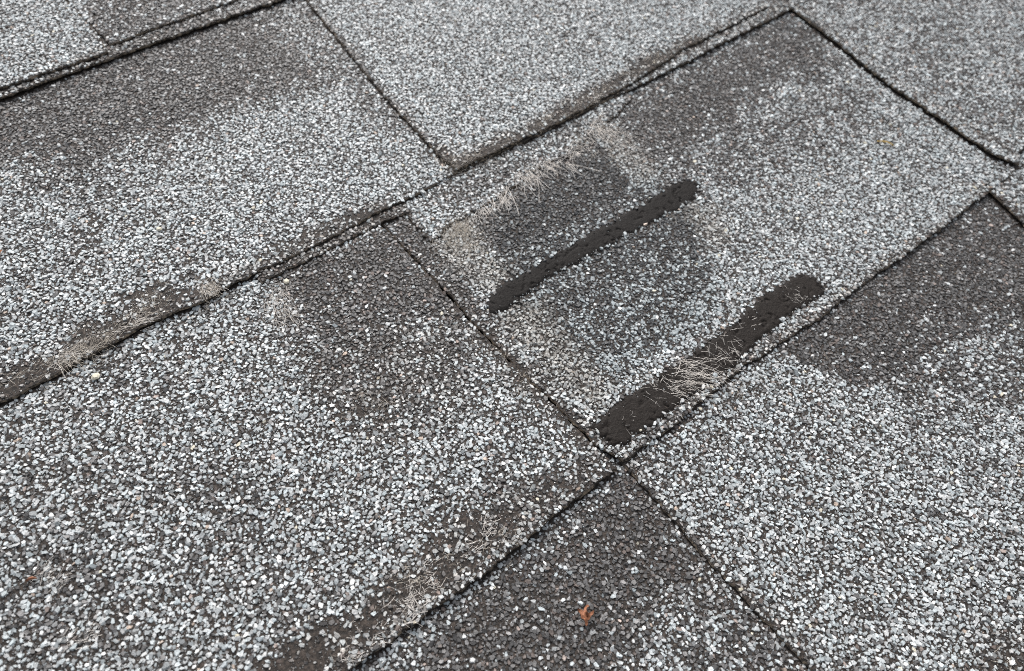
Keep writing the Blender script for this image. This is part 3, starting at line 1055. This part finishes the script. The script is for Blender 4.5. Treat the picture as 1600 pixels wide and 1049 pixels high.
fibres(s2a, [
    ([(500, 1040), (620, 950), (700, 885), (770, 832)], 5.0, 170, (1.5, 4), (40, -26), 1.1, 0.3),
    ([(520, 640), (600, 650)], 6.0, 120, (1, 3.5), None, 1, 0.2),
    ([(430, 455), (455, 500)], 4.0, 90, (1, 4), None, 1, 0.3),
    ([(690, 480), (764, 545), (860, 640)], 3.0, 120, (1, 3), None, 1, 0.2),
], M_FIBRE_TAN, 45)
fibres(s3, [
    ([(1560, 1045), (1600, 1020)], 6, 36, (1.5, 5), (30, -20), 0.9, 0.2),
    ([(1276, 545), (1286, 560)], 1.5, 3, (7, 10), (8, 20), 0.2, 0.5),
    ([(1100, 640), (1230, 550)], 3, 40, (1, 4), None, 1, 0.2),
], M_FIBRE_TAN, 47)


# ------------------------------------------------------------------ loose things lying on the roof
def loose(o, px, lift, rz, label, cat, group=None):
    p = at([px], -2.5)
    z = float(surface_z(p)[0]) + lift
    o.matrix_world = ROOF @ Matrix.Translation((p[0][0] * MM, p[0][1] * MM, z * MM)) @ Matrix.Rotation(rz, 4, 'Z')
    o['label'] = label
    o['category'] = cat
    if group:
        o['group'] = group


def leaf_scrap():
    """crumpled scrap with three lobes and a hole, 10 mm across"""
    lobes = [(-3.1, 2.1), (-2.0, 2.3), (-0.9, 1.7), (-0.6, 2.3), (-0.1, 3.4), (0.9, 4.2), (1.5, 3.7), (0.6, 2.9), (0.2, 2.1), (0.5, 1.2), (1.4, 1.2), (2.3, 1.7), (3.2, 2.1), (3.1, 0.9), (2.1, 0.2), (1.7, -0.9), (1.1, -1.6),
             (1.2, -2.6), (0.6, -3.3), (-0.1, -3.3), (-0.3, -2.3), (-0.8, -1.5), (-1.6, -0.9), (-2.0, 0.2), (-2.7, 0.9)]
    lobes = [(x * 0.84, y * 0.84) for x, y in lobes]
    ring = densify([np.array(p) for p in lobes] + [np.array(lobes[0])], 0.5, 0.08, 5)[:-1]
    G = np.array([(a, b) for a in np.arange(-3.5, 3.6, 0.5) for b in np.arange(-3.6, 4.4, 0.5)])
    G = G[inside(ring, G) & (dist_line(ring, G) > 0.2)]
    n = len(ring)
    res = delaunay_2d_cdt([Vector(p) for p in ring] + [Vector(p) for p in G], [(i, (i + 1) % n) for i in range(n)], [], 1, 1e-5)
    vo = np.array([tuple(p) for p in res[0]])
    z = 2.6 * (fbm(N1, vo[:, 0] / 1.3 + 3, vo[:, 1] / 1.3) - 0.4) * 2 + 0.05 * (vo[:, 0] ** 2) + 0.05 * vo[:, 1] ** 2
    z -= z.min()
    top = np.c_[vo, z + 0.25]
    bot = np.c_[vo, z]
    N = len(vo)
    faces = []
    for f in res[2]:
        a, b, c = (vo[i] for i in f[:3])
        if (b[0] - a[0]) * (c[1] - a[1]) - (b[1] - a[1]) * (c[0] - a[0]) < 0:
            f = f[::-1]
        faces.append(tuple(f))
        faces.append(tuple(i + N for i in reversed(f)))
    V = list(top) + list(bot)
    o = link_mesh('leaf_scrap', np.array(V) * MM, faces, M_LEAF, smooth=True)
    return o


lf = leaf_scrap()
loose(lf, (914, 963), 1.4, math.radians(-42), 'crumpled orange brown leaf scrap on the dark recess of the lowest shingle', 'leaf')


def sliver(name, L, w, h, mat, seed):
    """thin tapered flake, bent along its length"""
    r = np.random.default_rng(seed)
    n = 9
    V = []
    for i in range(n):
        f = i / (n - 1)
        x = (f - 0.5) * L
        ww = w * (math.sin(math.pi * (0.12 + 0.8 * f)) ** 0.8) * r.uniform(0.85, 1.1)
        y = 0.10 * L * math.sin(f * 2.6)
        zz = h * 1.5 * math.sin(f * math.pi)
        V += [(x, y - ww / 2, zz), (x, y, zz + h), (x, y + ww / 2, zz), (x, y, zz - h * 0.5)]
    F = []
    for i in range(n - 1):
        for q in range(4):
            p = (q + 1) % 4
            F.append((i * 4 + q, i * 4 + p, (i + 1) * 4 + p, (i + 1) * 4 + q))
    F += [(0, 1, 2, 3)[::-1], tuple((n - 1) * 4 + q for q in range(4))]
    return link_mesh(name, np.array(V) * MM, [f[::-1] for f in F], mat)


loose(sliver('straw_flake', 8, 1.4, 0.5, M_STRAW, 1), (1383, 225), 1.2, math.radians(-58), 'small yellow straw flake on the pale granules below the long dark joint', 'straw')
loose(sliver('bark_flake', 3.0, 1.0, 0.5, M_LEAF, 2), (50, 907), 1.1, math.radians(-25), 'tiny orange flake beside a white fibre tuft at lower left', 'flake')
loose(sliver('bark_flake', 3.6, 1.4, 0.5, M_LEAF, 3), (1, 397), 1.1, math.radians(50), 'tiny orange flake at the left border above the worn brown edge', 'flake')


def chip(seed, d):
    r = np.random.default_rng(seed)
    K = 8
    V = []
    for lev, (s, z) in enumerate(((0.85, -0.2), (1.0, 0.15), (0.6, 0.5))):
        for i in range(K):
            a = 2 * math.pi * (i + r.uniform(-0.2, 0.2)) / K
            V.append((math.cos(a) * s * d / 2 * r.uniform(0.85, 1.1) * 1.15, math.sin(a) * s * d / 2 * r.uniform(0.85, 1.1), z * d * 0.6))
    F = [tuple(range(K))[::-1], tuple(range(2 * K, 3 * K))]
    for l in range(2):
        for i in range(K):
            j = (i + 1) % K
            F.append((l * K + i, l * K + j, (l + 1) * K + j, (l + 1) * K + i))
    return link_mesh('stone_chip', np.array(V) * MM, F, M_CREAM)


loose(chip(1, 2.6), (148, 586), 0.9, 0.3, 'cream stone chip just below the worn brown edge at left', 'stone chip', 'loose cream stone chips')
loose(chip(2, 2.1), (447, 438), 0.8, 1.1, 'cream stone chip at the top of the dark patch beside the joint', 'stone chip', 'loose cream stone chips')
loose(chip(3, 2.0), (249, 359), 0.8, 2.0, 'cream stone chip alone on pale granules of the upper course at left', 'stone chip', 'loose cream stone chips')
